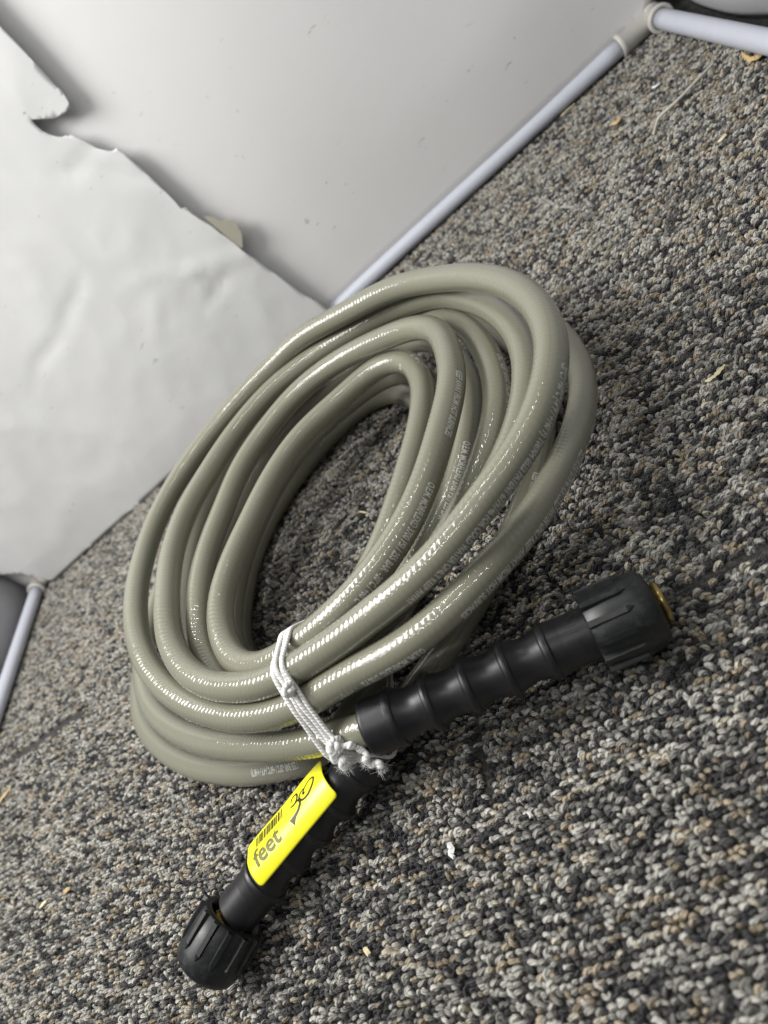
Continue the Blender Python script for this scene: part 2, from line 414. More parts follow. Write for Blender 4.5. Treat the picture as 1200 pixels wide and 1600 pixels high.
# ------------------------------------------------------------------ carpet
fl = link('floor', mesh('floor', [(-6, -6, -.0075), (6, -6, -.0075), (6, 6, -.0075), (-6, 6, -.0075)], [(0, 1, 2, 3)]), MAT['backing'], smooth=False)
tag(fl, kind='structure')
ang = math.radians(-28.5); PU = np.array([math.cos(ang), math.sin(ang)]); QU = np.array([-PU[1], PU[0]])
def pq(px, py):
    p = at(px, py, -.001)[:2]; return p@PU, p@QU
qA = (pq(1040, 935)[1]+pq(1160, 872)[1])/2; pB = (pq(745, 1150)[0]+pq(765, 1240)[0])/2; qC = (pq(0, 1195)[1]+pq(80, 1150)[1])/2; pC = pq(125, 1128)[0]
def loop_group():
    g = bpy.data.node_groups.new('loop_pile', 'GeometryNodeTree')
    g.interface.new_socket('Geometry', in_out='INPUT', socket_type='NodeSocketGeometry'); g.interface.new_socket('Geometry', in_out='OUTPUT', socket_type='NodeSocketGeometry')
    N = lambda t, **k: _mk(g, t, k); L = g.links.new
    gi = N('NodeGroupInput'); go = N('NodeGroupOutput')
    join = N('GeometryNodeJoinGeometry')
    for var in range(4):
        bz = N('GeometryNodeCurvePrimitiveBezierSegment'); bz.mode = 'POSITION'
        bz.inputs['Resolution'].default_value = 12
        w_ = (.0010, .0013, .0011, .0014)[var]; sk = (.0004, -.0003, 0, .0006)[var]
        bz.inputs['Start'].default_value = (-w_, 0, -.0046); bz.inputs['Start Handle'].default_value = (-w_*1.6+sk, .0003, .0004)
        bz.inputs['End Handle'].default_value = (w_*1.6+sk, -.0004, .0004); bz.inputs['End'].default_value = (w_, 0, -.0046)
        sp = N('GeometryNodeSplineParameter'); st = N('GeometryNodeStoreNamedAttribute'); st.data_type = 'FLOAT'; st.inputs['Name'].default_value = 'ku'
        L(bz.outputs[0], st.inputs['Geometry']); L(sp.outputs['Factor'], st.inputs['Value'])
        ci = N('GeometryNodeCurvePrimitiveCircle'); ci.inputs['Resolution'].default_value = 10; ci.inputs['Radius'].default_value = .00128
        sp2 = N('GeometryNodeSplineParameter'); st2 = N('GeometryNodeStoreNamedAttribute'); st2.data_type = 'FLOAT'; st2.inputs['Name'].default_value = 'kv'
        L(ci.outputs[0], st2.inputs['Geometry']); L(sp2.outputs['Factor'], st2.inputs['Value'])
        cm = N('GeometryNodeCurveToMesh'); L(st.outputs[0], cm.inputs['Curve']); L(st2.outputs[0], cm.inputs['Profile Curve'])
        no = N('ShaderNodeTexNoise'); no.noise_dimensions = '4D'; no.inputs['W'].default_value = var*3.7; no.inputs['Scale'].default_value = 420; no.inputs['Detail'].default_value = 2
        sub = N('ShaderNodeVectorMath'); sub.operation = 'SUBTRACT'; L(no.outputs['Color'], sub.inputs[0]); sub.inputs[1].default_value = (.5, .5, .5)
        scl = N('ShaderNodeVectorMath'); scl.operation = 'SCALE'; L(sub.outputs[0], scl.inputs[0]); scl.inputs['Scale'].default_value = .0010
        sp3 = N('GeometryNodeSetPosition'); L(cm.outputs[0], sp3.inputs['Geometry']); L(scl.outputs[0], sp3.inputs['Offset'])
        hp = N('GeometryNodeDistributePointsOnFaces'); hp.inputs['Density'].default_value = 190000; hp.inputs['Seed'].default_value = var
        L(sp3.outputs[0], hp.inputs['Mesh'])
        hl = N('GeometryNodeCurveQuadraticBezier')
        hl.inputs['Resolution'].default_value = 3; hl.inputs['Start'].default_value = (0, 0, -.0001); hl.inputs['Middle'].default_value = (.0002, .0001, .0006); hl.inputs['End'].default_value = (.0008, .0002, .0007)
        hc = N('GeometryNodeCurvePrimitiveCircle'); hc.inputs['Resolution'].default_value = 3; hc.inputs['Radius'].default_value = .000045
        hm = N('GeometryNodeCurveToMesh'); L(hl.outputs[0], hm.inputs['Curve']); L(hc.outputs[0], hm.inputs['Profile Curve'])
        rv = N('FunctionNodeRandomValue'); rv.data_type = 'FLOAT_VECTOR'; rv.inputs[0].default_value = (-.7, -.7, -3.1); rv.inputs[1].default_value = (.7, .7, 3.1)
        er = N('FunctionNodeRotateRotation'); er.rotation_space = 'LOCAL'; e2r = N('FunctionNodeEulerToRotation'); L(rv.outputs[0], e2r.inputs[0]); L(hp.outputs['Rotation'], er.inputs[0]); L(e2r.outputs[0], er.inputs[1])
        hi = N('GeometryNodeInstanceOnPoints'); L(hp.outputs[0], hi.inputs['Points']); L(hm.outputs[0], hi.inputs['Instance']); L(er.outputs[0], hi.inputs['Rotation'])
        hz = N('GeometryNodeRealizeInstances'); L(hi.outputs[0], hz.inputs[0])
        sm = N('GeometryNodeSetShadeSmooth'); hj = N('GeometryNodeJoinGeometry'); L(sp3.outputs[0], sm.inputs[0]); L(sm.outputs[0], hj.inputs[0]); L(hz.outputs[0], hj.inputs[0])
        mt = N('GeometryNodeSetMaterial'); mt.inputs['Material'].default_value = MAT['yarn']; L(hj.outputs[0], mt.inputs['Geometry'])
        ti = N('GeometryNodeGeometryToInstance'); L(mt.outputs[0], ti.inputs[0]); L(ti.outputs[0], join.inputs[0])
    ip = N('GeometryNodeInstanceOnPoints'); L(gi.outputs[0], ip.inputs['Points']); L(join.outputs[0], ip.inputs['Instance']); ip.inputs['Pick Instance'].default_value = True
    for nm, ty, so in (('rot', 'FLOAT_VECTOR', 'Rotation'), ('scl', 'FLOAT_VECTOR', 'Scale'), ('pick', 'INT', 'Instance Index')):
        na = N('GeometryNodeInputNamedAttribute'); na.data_type = ty; na.inputs['Name'].default_value = nm
        L(na.outputs[0], ip.inputs[so])
    L(ip.outputs[0], go.inputs[0])
    return g
def _mk(g, t, k):
    n = g.nodes.new(t)
    for a, b in k.items(): setattr(n, a, b)
    return n
LOOP = loop_group()
PAL = np.array([.98, .955, .905])*np.array([(.56, .555, .53), (.37, .365, .35), (.20, .198, .19), (.075, .074, .078), (.026, .026, .030), (.45, .385, .295), (.29, .24, .175), (.58, .54, .46)])
PRB = np.array([.17, .16, .13, .19, .20, .07, .045, .035])
def fbm(x, y, s, sd):
    return np.array([noise.noise((a*s, b*s, sd)) for a, b in zip(x, y)])
def carpet_tile(p0, p1, q0, q1, seed, turn):
    rs = np.random.default_rng(seed)
    co = [PU*p+QU*q for p, q in ((p0, q0), (p1, q0), (p1, q1), (p0, q1))]
    v = [(*c, -.0034) for c in co]+[(*c, -.0072) for c in co]
    t = link('carpet_tile', mesh('carpet_tile', v, [(0, 1, 2, 3), (0, 4, 5, 1), (1, 5, 6, 2), (2, 6, 7, 3), (3, 7, 4, 0)]), MAT['backing'], fl, smooth=False)
    sp, sq = (.0030, .00255) if not turn else (.00255, .0030)
    gp, gq = np.meshgrid(np.arange(p0+.0012, p1-.0008, sp), np.arange(q0+.0012, q1-.0008, sq), indexing='ij')
    ii, jj = np.meshgrid(np.arange(gp.shape[0]), np.arange(gp.shape[1]), indexing='ij')
    gp = gp+(jj % 2 if not turn else 0)*sp*.5+rs.normal(0, .00042, gp.shape); gq = gq+(ii % 2 if turn else 0)*sq*.5+rs.normal(0, .00036, gp.shape)
    run, row = (ii, jj) if not turn else (jj, ii)
    P = gp.ravel()[:, None]*PU+gq.ravel()[:, None]*QU; run = run.ravel(); row = row.ravel()
    # keep what this view and its neighbours can see, inside the pipe frame
    q = np.c_[P, np.zeros(len(P))]-CAM; zz = q@FW; uu = q@XR/np.maximum(zz, .05)*FPX; vv = q@DN/np.maximum(zz, .05)*FPX
    X = 600+uu*HD[0]+vv*ND[0]; Y = 800+uu*HD[1]+vv*ND[1]
    rel = np.c_[P, np.zeros(len(P))]-cB; al = rel@BX; de = rel@BY
    keep = (zz > .07) & (X > -260) & (X < 1460) & (Y > -260) & (Y < 1900) & (de < .012) & (al > -.014) & (al < LA+.014)
    pp, qq = P@PU, P@QU
    keep &= ~((np.abs(qq-qC) < .0058) & (pp < pC)) & ~((np.abs(qq-qA) < .0028) & (pp > pB-.004)) & ~((np.abs(pp-pB) < .0025) & (qq < qA) & (qq > qA-.055))
    P = P[keep]; run = run[keep]; row = row[keep]; n = len(P)
    # heathered yarn: each end keeps one shade for two or three loops
    key = (row.astype(np.int64)*7919+(run+row*5) // 3*104729) % 200003
    pick = np.random.default_rng(seed+5).choice(len(PAL), 200003, p=PRB)[key]
    alone = rs.random(n) < .35; pick[alone] = rs.choice(len(PAL), alone.sum(), p=PRB)
    c = PAL[pick]*rs.uniform(.82, 1.16, (n, 1))
    me = bpy.data.meshes.new('pile'); me.vertices.add(n)
    z = rs.normal(-.0001, .0004, n)-np.where((pick == 3) | (pick == 4), .0007, 0)
    me.vertices.foreach_set('co', np.c_[P, z].astype(np.float32).ravel())
    base = ang+(math.pi/2 if turn else 0)
    rot = np.c_[rs.normal(0, .22, n), rs.normal(.12, .26, n), base+rs.normal(0, .36, n)].astype(np.float32)
    s = rs.uniform(.64, .97, n); sc = np.c_[s*rs.uniform(.9, 1.2, n), s, np.ones(n)].astype(np.float32)
    me.attributes.new('rot', 'FLOAT_VECTOR', 'POINT').data.foreach_set('vector', rot.ravel())
    me.attributes.new('scl', 'FLOAT_VECTOR', 'POINT').data.foreach_set('vector', sc.ravel())
    me.attributes.new('pick', 'INT', 'POINT').data.foreach_set('value', rs.integers(0, 4, n).astype(np.int32))
    me.attributes.new('yarn', 'FLOAT_COLOR', 'POINT').data.foreach_set('color', np.c_[c, np.ones(n)].astype(np.float32).ravel())
    o = bpy.data.objects.new('pile', me); COL.objects.link(o); o.parent = t; o['kind'] = 'stuff'
    me.materials.append(MAT['yarn'])
    m = o.modifiers.new('loops', 'NODES'); m.node_group = LOOP
    return n
npile = carpet_tile(-1.6, 1.2, qA+.0001, qA+1.35, 21, False)
npile += carpet_tile(-1.6, pB-.0001, qA-.9, qA-.0001, 22, False)
npile += carpet_tile(pB+.0001, 1.2, qA-.9, qA-.0001, 23, False)
print('pile loops', npile)

# centre line of the hose in tenths of a millimetre, from the left grip to the right grip
HOSE = [
-962,2633,260,-891,2663,238,-820,2691,216,-748,2719,195,-675,2745,176,-601,2770,159,-526,2792,144,-450,2813,131,-373,2833,121,-295,2852,113,-217,2870,107,-139,2888,103,-61,2906,100,17,2924,99,95,2942,98,173,2962,98,250,2983,98,327,3006,98,403,3032,99,478,3060,99,
551,3092,99,623,3127,99,692,3166,99,761,3207,99,827,3252,99,891,3300,100,953,3350,101,1013,3403,102,1071,3459,105,1126,3517,108,1179,3577,111,1228,3640,114,1274,3705,117,1316,3773,119,1355,3843,120,1390,3914,121,1421,3987,121,1450,4062,121,1477,4137,121,1501,4214,121,
1523,4291,120,1543,4369,120,1561,4447,120,1577,4525,120,1593,4604,120,1607,4683,120,1620,4763,120,1632,4842,120,1642,4922,120,1651,5001,120,1656,5081,120,1658,5161,120,1656,5240,120,1649,5320,120,1638,5398,120,1622,5476,120,1601,5554,120,1576,5630,120,1547,5704,120,1515,5778,120,
1479,5849,120,1441,5919,120,1399,5988,120,1354,6054,120,1307,6118,120,1256,6181,120,1204,6241,120,1149,6300,120,1093,6357,120,1035,6413,120,976,6468,120,916,6521,120,855,6573,120,792,6623,120,728,6671,120,663,6717,120,596,6759,120,526,6798,120,455,6833,121,381,6864,121,
306,6890,121,229,6911,120,151,6928,120,72,6942,120,-7,6952,120,-87,6959,120,-167,6963,120,-248,6965,120,-328,6964,120,-408,6962,120,-488,6958,120,-568,6952,120,-648,6944,120,-728,6933,120,-807,6920,120,-885,6903,120,-963,6884,120,-1039,6860,120,-1114,6833,121,-1187,6801,121,
-1258,6765,121,-1327,6725,120,-1394,6682,120,-1458,6635,120,-1521,6586,120,-1582,6534,120,-1642,6480,120,-1700,6425,120,-1757,6369,120,-1813,6312,120,-1869,6254,121,-1923,6194,121,-1975,6134,121,-2027,6073,122,-2077,6011,121,-2126,5947,121,-2175,5883,120,-2221,5818,119,-2267,5752,117,-2310,5684,114,
-2352,5615,112,-2390,5544,109,-2424,5472,106,-2454,5398,103,-2479,5322,100,-2497,5245,97,-2509,5167,95,-2516,5087,93,-2516,5008,91,-2510,4929,90,-2498,4850,89,-2482,4772,89,-2462,4694,89,-2440,4618,89,-2414,4541,89,-2387,4466,90,-2358,4391,90,-2326,4317,90,-2292,4245,90,-2257,4173,90,
-2220,4102,90,-2181,4032,90,-2140,3963,90,-2097,3896,90,-2052,3830,89,-2005,3765,89,-1956,3701,88,-1906,3638,88,-1855,3576,89,-1802,3516,91,-1748,3456,95,-1693,3398,101,-1637,3340,109,-1581,3282,118,-1525,3225,128,-1469,3169,138,-1409,3117,149,-1347,3071,161,-1279,3033,174,-1208,3004,186,
-1134,2985,198,-1058,2977,206,-981,2981,211,-905,2996,212,-831,3020,210,-761,3053,204,-693,3093,194,-628,3138,181,-566,3187,167,-506,3238,151,-446,3288,135,-386,3340,119,-325,3389,106,-263,3440,96,-199,3489,91,-135,3539,88,-71,3587,87,-7,3636,86,57,3685,87,120,3734,87,
183,3784,88,245,3836,88,305,3888,89,364,3942,89,421,3998,90,476,4057,90,528,4118,90,576,4181,90,621,4247,90,661,4316,90,697,4387,90,730,4460,90,759,4535,90,784,4612,90,805,4689,89,822,4768,89,834,4848,89,841,4928,89,841,5008,89,834,5087,89,
819,5164,90,795,5239,90,760,5310,91,716,5375,92,663,5434,93,603,5485,93,535,5528,93,464,5563,92,388,5591,91,311,5612,90,231,5627,89,152,5637,89,72,5643,89,-9,5646,89,-89,5645,89,-169,5641,89,-249,5633,90,-329,5621,90,-407,5605,90,-484,5584,90,
-561,5560,90,-635,5530,90,-707,5496,90,-777,5458,90,-845,5415,90,-909,5368,90,-970,5317,90,-1028,5263,90,-1083,5205,90,-1135,5144,89,-1183,5080,89,-1229,5015,89,-1272,4947,89,-1313,4877,90,-1349,4805,90,-1381,4731,90,-1409,4656,90,-1430,4579,90,-1446,4500,91,-1454,4421,92,
-1456,4341,94,-1451,4262,96,-1439,4183,99,-1420,4106,104,-1394,4031,109,-1363,3957,115,-1327,3886,122,-1286,3819,131,-1241,3754,141,-1192,3693,152,-1138,3637,164,-1080,3587,177,-1016,3543,188,-947,3508,199,-873,3480,206,-796,3460,213,-717,3446,219,-637,3440,225,-556,3439,229,-476,3445,236,
-396,3455,241,-317,3470,247,-239,3487,250,-162,3509,252,-86,3533,253,-12,3562,255,62,3592,257,134,3626,261,206,3661,266,276,3699,273,345,3739,280,414,3781,289,480,3825,299,545,3872,311,608,3922,322,668,3975,335,724,4032,347,777,4093,359,822,4158,370,861,4227,380,
891,4299,389,912,4373,397,920,4450,405,918,4526,412,902,4602,420,877,4674,428,838,4743,436,790,4805,442,731,4860,446,666,4908,448,596,4951,449,525,4989,450,452,5023,452,378,5054,455,302,5080,457,226,5103,458,148,5120,459,69,5133,459,-10,5141,458,-90,5144,456,
-170,5142,453,-249,5134,449,-328,5121,444,-405,5103,439,-482,5081,434,-557,5053,428,-630,5021,423,-701,4985,418,-770,4945,414,-837,4901,410,-902,4853,407,-963,4803,404,-1023,4749,401,-1079,4691,397,-1133,4632,393,-1183,4569,388,-1231,4505,381,-1274,4438,373,-1313,4369,363,-1345,4298,351,
-1370,4225,337,-1386,4150,323,-1393,4075,309,-1390,3998,299,-1377,3922,293,-1353,3848,290,-1320,3777,291,-1278,3709,295,-1231,3644,302,-1179,3582,311,-1124,3524,322,-1067,3469,334,-1006,3418,345,-943,3370,355,-877,3326,363,-808,3285,369,-737,3250,374,-664,3219,378,-588,3194,382,-511,3175,385,
-432,3160,389,-353,3150,393,-273,3144,398,-193,3141,404,-113,3141,410,-33,3144,417,47,3151,425,125,3162,435,203,3177,446,280,3197,458,355,3223,472,428,3253,484,499,3289,495,568,3329,504,633,3373,511,696,3423,516,754,3476,519,809,3534,521,859,3596,523,905,3662,523,
947,3730,522,984,3801,521,1018,3873,518,1047,3948,515,1074,4024,511,1096,4101,507,1116,4179,503,1132,4257,499,1145,4336,494,1154,4416,490,1157,4495,485,1155,4575,480,1148,4654,475,1133,4732,470,1113,4809,465,1088,4884,460,1057,4958,456,1021,5029,451,980,5098,447,935,5164,444,
885,5226,442,832,5286,440,774,5341,439,712,5393,439,648,5441,438,580,5485,439,510,5525,439,438,5560,440,364,5590,440,289,5615,440,212,5633,441,133,5645,441,54,5649,441,-25,5647,441,-104,5638,440,-182,5624,440,-260,5605,440,-337,5581,440,-412,5553,440,-486,5522,440,
-559,5488,440,-630,5451,440,-700,5411,440,-768,5369,440,-834,5324,440,-899,5276,440,-961,5226,440,-1022,5173,440,-1080,5118,440,-1135,5060,441,-1188,5000,441,-1237,4937,441,-1283,4872,441,-1326,4804,440,-1365,4734,439,-1400,4662,438,-1430,4587,435,-1456,4511,433,-1477,4433,431,-1493,4354,429,
-1502,4273,428,-1506,4192,429,-1502,4112,430,-1492,4032,431,-1475,3954,431,-1453,3878,430,-1425,3803,429,-1393,3731,429,-1357,3659,429,-1318,3591,429,-1275,3525,430,-1228,3462,431,-1178,3400,434,-1126,3341,440,-1071,3283,448,-1016,3228,459,-957,3176,469,-896,3127,479,-832,3082,489,-764,3042,497,
-693,3006,504,-619,2975,510,-543,2950,514,-465,2929,517,-386,2913,520,-307,2900,523,-227,2889,527,-147,2881,532,-67,2875,539,12,2873,548,91,2873,557,170,2878,569,248,2887,581,326,2900,593,404,2917,606,480,2939,618,556,2966,629,628,2998,638,698,3036,646,764,3079,652,
825,3129,658,881,3184,664,932,3245,670,978,3310,675,1019,3378,679,1057,3448,682,1092,3520,683,1123,3594,683,1152,3669,682,1177,3746,681,1201,3826,679,1220,3909,677,1237,3995,672,1248,4083,664,1258,4172,654,1266,4261,647,1272,4344,641,1273,4424,639,1267,4497,635,1256,4569,638,
1239,4637,641,1217,4708,647,1190,4777,651,1160,4848,655,1125,4917,657,1086,4987,659,1043,5053,659,997,5119,661,947,5181,662,893,5240,665,835,5296,667,775,5348,671,710,5395,675,643,5437,680,572,5474,684,499,5507,688,423,5534,692,346,5557,695,268,5575,698,190,5589,700,
110,5598,701,30,5603,701,-50,5603,701,-130,5599,701,-209,5589,701,-288,5575,700,-365,5557,700,-442,5534,700,-517,5506,700,-591,5475,700,-663,5439,700,-733,5398,701,-799,5354,701,-862,5304,701,-921,5251,701,-976,5193,701,-1027,5133,701,-1075,5069,701,-1120,5004,700,-1163,4936,698,
-1204,4867,696,-1242,4797,692,-1279,4726,688,-1314,4655,683,-1348,4582,677,-1380,4508,670,-1410,4434,661,-1436,4358,652,-1459,4281,642,-1476,4203,632,-1488,4125,622,-1492,4046,613,-1490,3967,605,-1480,3888,597,-1464,3811,591,-1441,3736,586,-1414,3662,582,-1381,3591,580,-1343,3523,578,-1301,3458,577,
-1254,3398,578,-1202,3341,583,-1148,3287,592,-1090,3234,604,-1028,3185,616,-961,3140,628,-891,3101,640,-818,3067,650,-743,3041,658,-666,3022,664,-589,3012,668,-509,3010,672,-431,3016,675,-353,3030,677,-277,3052,679,-202,3080,680,-130,3113,681,-60,3151,681,9,3192,682,76,3235,682,
142,3281,682,207,3327,682,271,3375,682,335,3424,682,398,3474,681,461,3526,681,521,3580,680,579,3636,678,632,3697,676,681,3760,672,725,3827,667,764,3897,662,799,3970,658,829,4046,655,854,4123,654,872,4199,655,879,4275,658,871,4347,664,843,4414,673,798,4471,682,
736,4517,690,664,4551,696,587,4573,702,508,4586,709,428,4594,718,348,4598,730,269,4598,744,189,4593,758,110,4584,772,33,4568,784,-43,4546,794,-116,4518,802,-188,4485,810,-257,4447,817,-326,4406,823,-392,4363,828,-458,4317,833,-523,4270,837,-587,4222,841,-650,4173,846,
-713,4124,851,-775,4072,856,-835,4019,859,-893,3963,862,-948,3904,863,-999,3842,863,-1044,3777,859,-1083,3707,853,-1115,3634,844,-1138,3556,833,-1152,3477,819,-1155,3397,807,-1144,3319,796,-1118,3245,790,-1081,3178,788,-1034,3116,789,-979,3061,794,-918,3012,801,-851,2968,809,-781,2928,817,
-709,2892,824,-636,2859,831,-563,2830,837,-487,2806,843,-411,2788,848,-332,2775,853,-253,2770,856,-173,2772,858,-94,2782,859,-16,2799,859,60,2823,860,134,2853,860,205,2888,861,275,2927,861,342,2970,862,408,3015,862,473,3062,862,537,3110,862,602,3159,861,665,3211,860,
725,3265,859,780,3323,858,829,3386,856,873,3451,854,913,3520,851,951,3591,848,987,3663,845,1018,3737,842,1043,3812,840,1061,3889,837,1069,3967,835,1067,4045,833,1054,4122,832,1030,4199,831,998,4274,830,960,4347,829,918,4417,829,875,4485,828,829,4550,829,781,4613,830,
729,4673,832,672,4729,834,611,4781,837,547,4828,840,478,4869,843,407,4903,847,332,4930,850,255,4949,852,177,4959,854,97,4962,856,17,4957,857,-63,4947,859,-141,4931,863,-219,4909,866,-295,4882,869,-368,4849,871,-437,4810,872,-502,4766,871,-565,4719,870,-626,4668,869,
-686,4616,868,-747,4563,869,-807,4508,870,-866,4451,871,-922,4392,872,-974,4332,872,-1021,4269,872,-1065,4206,870,-1106,4140,866,-1147,4074,859,-1188,4005,850,-1229,3936,836,-1268,3863,821,-1300,3790,803,-1322,3713,784,-1335,3636,767,-1337,3557,751,-1332,3478,739,-1317,3398,728,-1295,3321,716,
-1263,3246,701,-1223,3178,685,-1175,3113,671,-1118,3058,662,-1053,3009,658,-983,2967,658,-908,2931,659,-830,2901,662,-753,2873,666,-675,2848,671,-598,2823,674,-521,2800,677,-445,2777,679,-368,2755,680,-290,2734,681,-213,2715,683,-135,2697,685,-56,2681,688,23,2667,691,102,2658,696,
181,2652,700,261,2650,705,341,2654,710,420,2662,716,499,2676,721,576,2696,727,652,2722,732,725,2754,737,795,2792,742,861,2836,746,923,2886,749,981,2940,751,1036,2998,751,1085,3060,751,1131,3126,751,1172,3195,751,1208,3267,750,1240,3340,750,1269,3416,750,1294,3492,749,
1315,3570,749,1334,3648,748,1349,3727,748,1360,3805,750,1367,3883,751,1371,3958,756,1371,4033,761,1368,4104,772,1359,4176,782,1342,4246,791,1319,4321,795,1291,4396,798,1261,4475,797,1227,4551,797,1187,4627,797,1141,4696,801,1089,4763,805,1031,4822,810,971,4879,816,908,4930,823,
844,4980,830,778,5024,838,710,5067,846,640,5102,853,569,5132,862,495,5156,873,420,5177,884,344,5195,897,267,5212,906,188,5220,915,109,5225,921,29,5221,928,-50,5212,934,-128,5195,941,-204,5174,947,-279,5146,954,-351,5114,960,-421,5078,966,-489,5040,972,-558,5000,978,
-627,4959,983,-696,4916,989,-764,4872,995,-830,4824,999,-892,4773,1001,-950,4718,1003,-1003,4659,1002,-1053,4597,1002,-1098,4531,1002,-1139,4462,1002,-1174,4392,1002,-1205,4320,1002,-1233,4247,1002,-1260,4173,1000,-1288,4098,997,-1317,4022,992,-1344,3945,984,-1368,3868,974,-1386,3790,963,-1396,3712,949,
-1399,3633,936,-1395,3555,922,-1383,3478,908,-1364,3401,895,-1336,3326,884,-1302,3254,874,-1262,3183,866,-1216,3116,860,-1168,3050,856,-1117,2990,852,-1063,2933,850,-1005,2883,848,-944,2837,848,-881,2795,850,-815,2753,854,-747,2713,860,-677,2671,865,-606,2631,872,-534,2593,879,-461,2556,887,
-389,2521,895,-317,2488,901,-245,2456,908,-171,2428,914,-95,2405,919,-18,2386,924,61,2372,930,141,2363,936,220,2358,942,300,2356,946,381,2356,950,461,2359,952,541,2366,954,620,2379,957,697,2401,960,771,2430,964,842,2466,967,909,2508,969,973,2556,970,1032,2609,971,
1086,2667,971,1135,2730,971,1179,2797,971,1219,2866,971,1254,2939,970,1285,3013,970,1311,3088,970,1334,3165,970,1352,3243,970,1366,3322,970,1376,3402,970,1382,3481,970,1384,3562,970,1384,3642,970,1380,3722,970,1373,3802,969,1363,3882,969,1351,3961,969,1336,4040,969,1319,4118,970,
1300,4196,972,1279,4272,974,1254,4348,976,1225,4421,979,1192,4493,981,1153,4562,983,1109,4630,984,1061,4695,985,1010,4759,986,959,4821,988,908,4882,991,857,4941,994,804,5000,998,749,5056,1003,691,5112,1007,629,5166,1009,563,5216,1007,493,5260,1004,420,5296,1000,344,5324,997,
268,5349,997,192,5369,998,114,5387,999,35,5401,999,-44,5412,1000,-123,5420,1000,-203,5425,1000,-283,5426,1000,-363,5425,1000,-443,5419,1000,-523,5410,1000,-602,5396,1000,-680,5378,1000,-756,5355,1001,-831,5326,1001,-904,5292,1001,-973,5253,1001,-1039,5208,1001,-1101,5158,1001,-1159,5103,1000,
-1212,5044,1000,-1262,4981,1000,-1308,4916,1000,-1350,4847,1000,-1388,4777,1001,-1422,4705,1002,-1454,4633,1002,-1484,4558,1001,-1512,4483,999,-1537,4407,995,-1560,4330,989,-1580,4253,981,-1597,4175,970,-1609,4097,958,-1618,4019,944,-1622,3940,928,-1622,3862,910,-1616,3783,891,-1606,3707,873,-1590,3630,856,
-1570,3556,839,-1545,3481,823,-1516,3409,805,-1482,3335,789,-1446,3265,774,-1406,3195,762,-1364,3129,752,-1320,3063,746,-1273,3003,740,-1221,2944,736,-1167,2888,733,-1109,2832,731,-1046,2779,730,-980,2728,733,-910,2682,736,-840,2638,742,-772,2597,748,-705,2555,755,-639,2513,758,-573,2471,760,
-506,2430,761,-436,2392,761,-364,2359,761,-289,2332,760,-212,2312,758,-133,2298,755,-54,2292,750,26,2293,741,105,2300,729,182,2312,712,257,2331,692,328,2356,669,397,2386,644,463,2421,619,527,2461,594,590,2503,568,652,2546,542,714,2591,517,776,2636,491,837,2684,466,
896,2733,442,953,2783,418,1009,2836,396,1064,2890,374,1117,2946,354,1169,3004,335,1219,3064,318,1268,3125,302,1315,3188,290,1360,3253,280,1403,3320,274,1443,3389,270,1481,3460,268,1516,3532,267,1548,3606,267,1577,3681,267,1603,3757,268,1625,3834,269,1645,3911,270,1662,3989,271,
1675,4068,272,1686,4148,274,1695,4227,275,1700,4307,277,1703,4387,279,1703,4468,281,1700,4548,284,1695,4627,287,1686,4707,290,1674,4786,294,1659,4864,298,1639,4941,303,1616,5017,309,1589,5092,315,1558,5166,322,1523,5238,328,1484,5308,334,1442,5376,339,1397,5442,344,1349,5506,347,
1298,5567,351,1244,5626,354,1187,5682,358,1127,5735,362,1065,5785,366,1001,5832,371,934,5877,376,866,5918,382,796,5956,387,724,5991,393,650,6023,399,576,6052,404,500,6077,409,423,6098,415,345,6116,420,266,6130,425,187,6141,430,108,6147,435,28,6148,440,-51,6145,445,
-131,6138,450,-210,6128,455,-288,6113,460,-366,6095,464,-443,6075,469,-520,6053,473,-596,6028,477,-672,6002,481,-747,5974,484,-822,5944,487,-895,5912,490,-967,5877,493,-1038,5840,496,-1107,5799,498,-1174,5756,501,-1239,5710,504,-1302,5661,506,-1363,5610,509,-1422,5557,512,-1480,5502,514,
-1537,5445,516,-1594,5388,518,-1649,5330,519,-1704,5271,520,-1757,5210,521,-1808,5147,521,-1855,5083,522,-1897,5015,522,-1933,4945,521,-1964,4872,521,-1988,4797,521,-2007,4720,520,-2021,4641,520,-2030,4562,520,-2034,4482,520,-2033,4402,520,-2027,4322,520,-2016,4243,520,-2000,4164,520,-1981,4086,520,
-1959,4010,520,-1933,3934,520,-1904,3859,520,-1873,3785,520,-1840,3712,520,-1805,3640,520,-1767,3569,520,-1728,3500,520,-1687,3431,520,-1644,3363,520,-1599,3297,520,-1553,3232,520,-1505,3167,519,-1455,3104,519,-1405,3041,520,-1353,2980,521,-1302,2919,522,-1249,2860,524,-1195,2802,526,-1140,2745,528,
-1082,2689,529,-1023,2634,530,-964,2580,530,-903,2527,530,-842,2475,530]

# ------------------------------------------------------------------ pressure hose
HR = .008
HP = np.array(HOSE, float).reshape(-1, 3)*1e-4
gR0 = at(575, 1139, .053); gR1 = at(1029, 943, .0195); axR = unit(gR1-gR0); LR = float(np.linalg.norm(gR1-gR0))
gL0 = at(586, 1166, .026); gL1 = at(372, 1424, .0205); axL = unit(gL1-gL0); LL = float(np.linalg.norm(gL1-gL0))
HP = np.vstack([[gL0+axL*.02, gL0+axL*.012, gL0+axL*.004], HP[2:-1], [gR0+axR*.004, gR0+axR*.012, gR0+axR*.02]])
HP = resample(HP, .004)
for _ in range(4):
    HP[1:-1] = (HP[:-2]+2*HP[1:-1]+HP[2:])/4
HS = np.r_[0, np.cumsum(np.linalg.norm(np.diff(HP, axis=0), axis=1))]
HT, HA, HB = frames(HP)
HPX = np.array([proj(p) for p in HP])
hose = empty('pressure_hose', (float(HP[:, 0].mean()), float(HP[:, 1].mean()), 0))
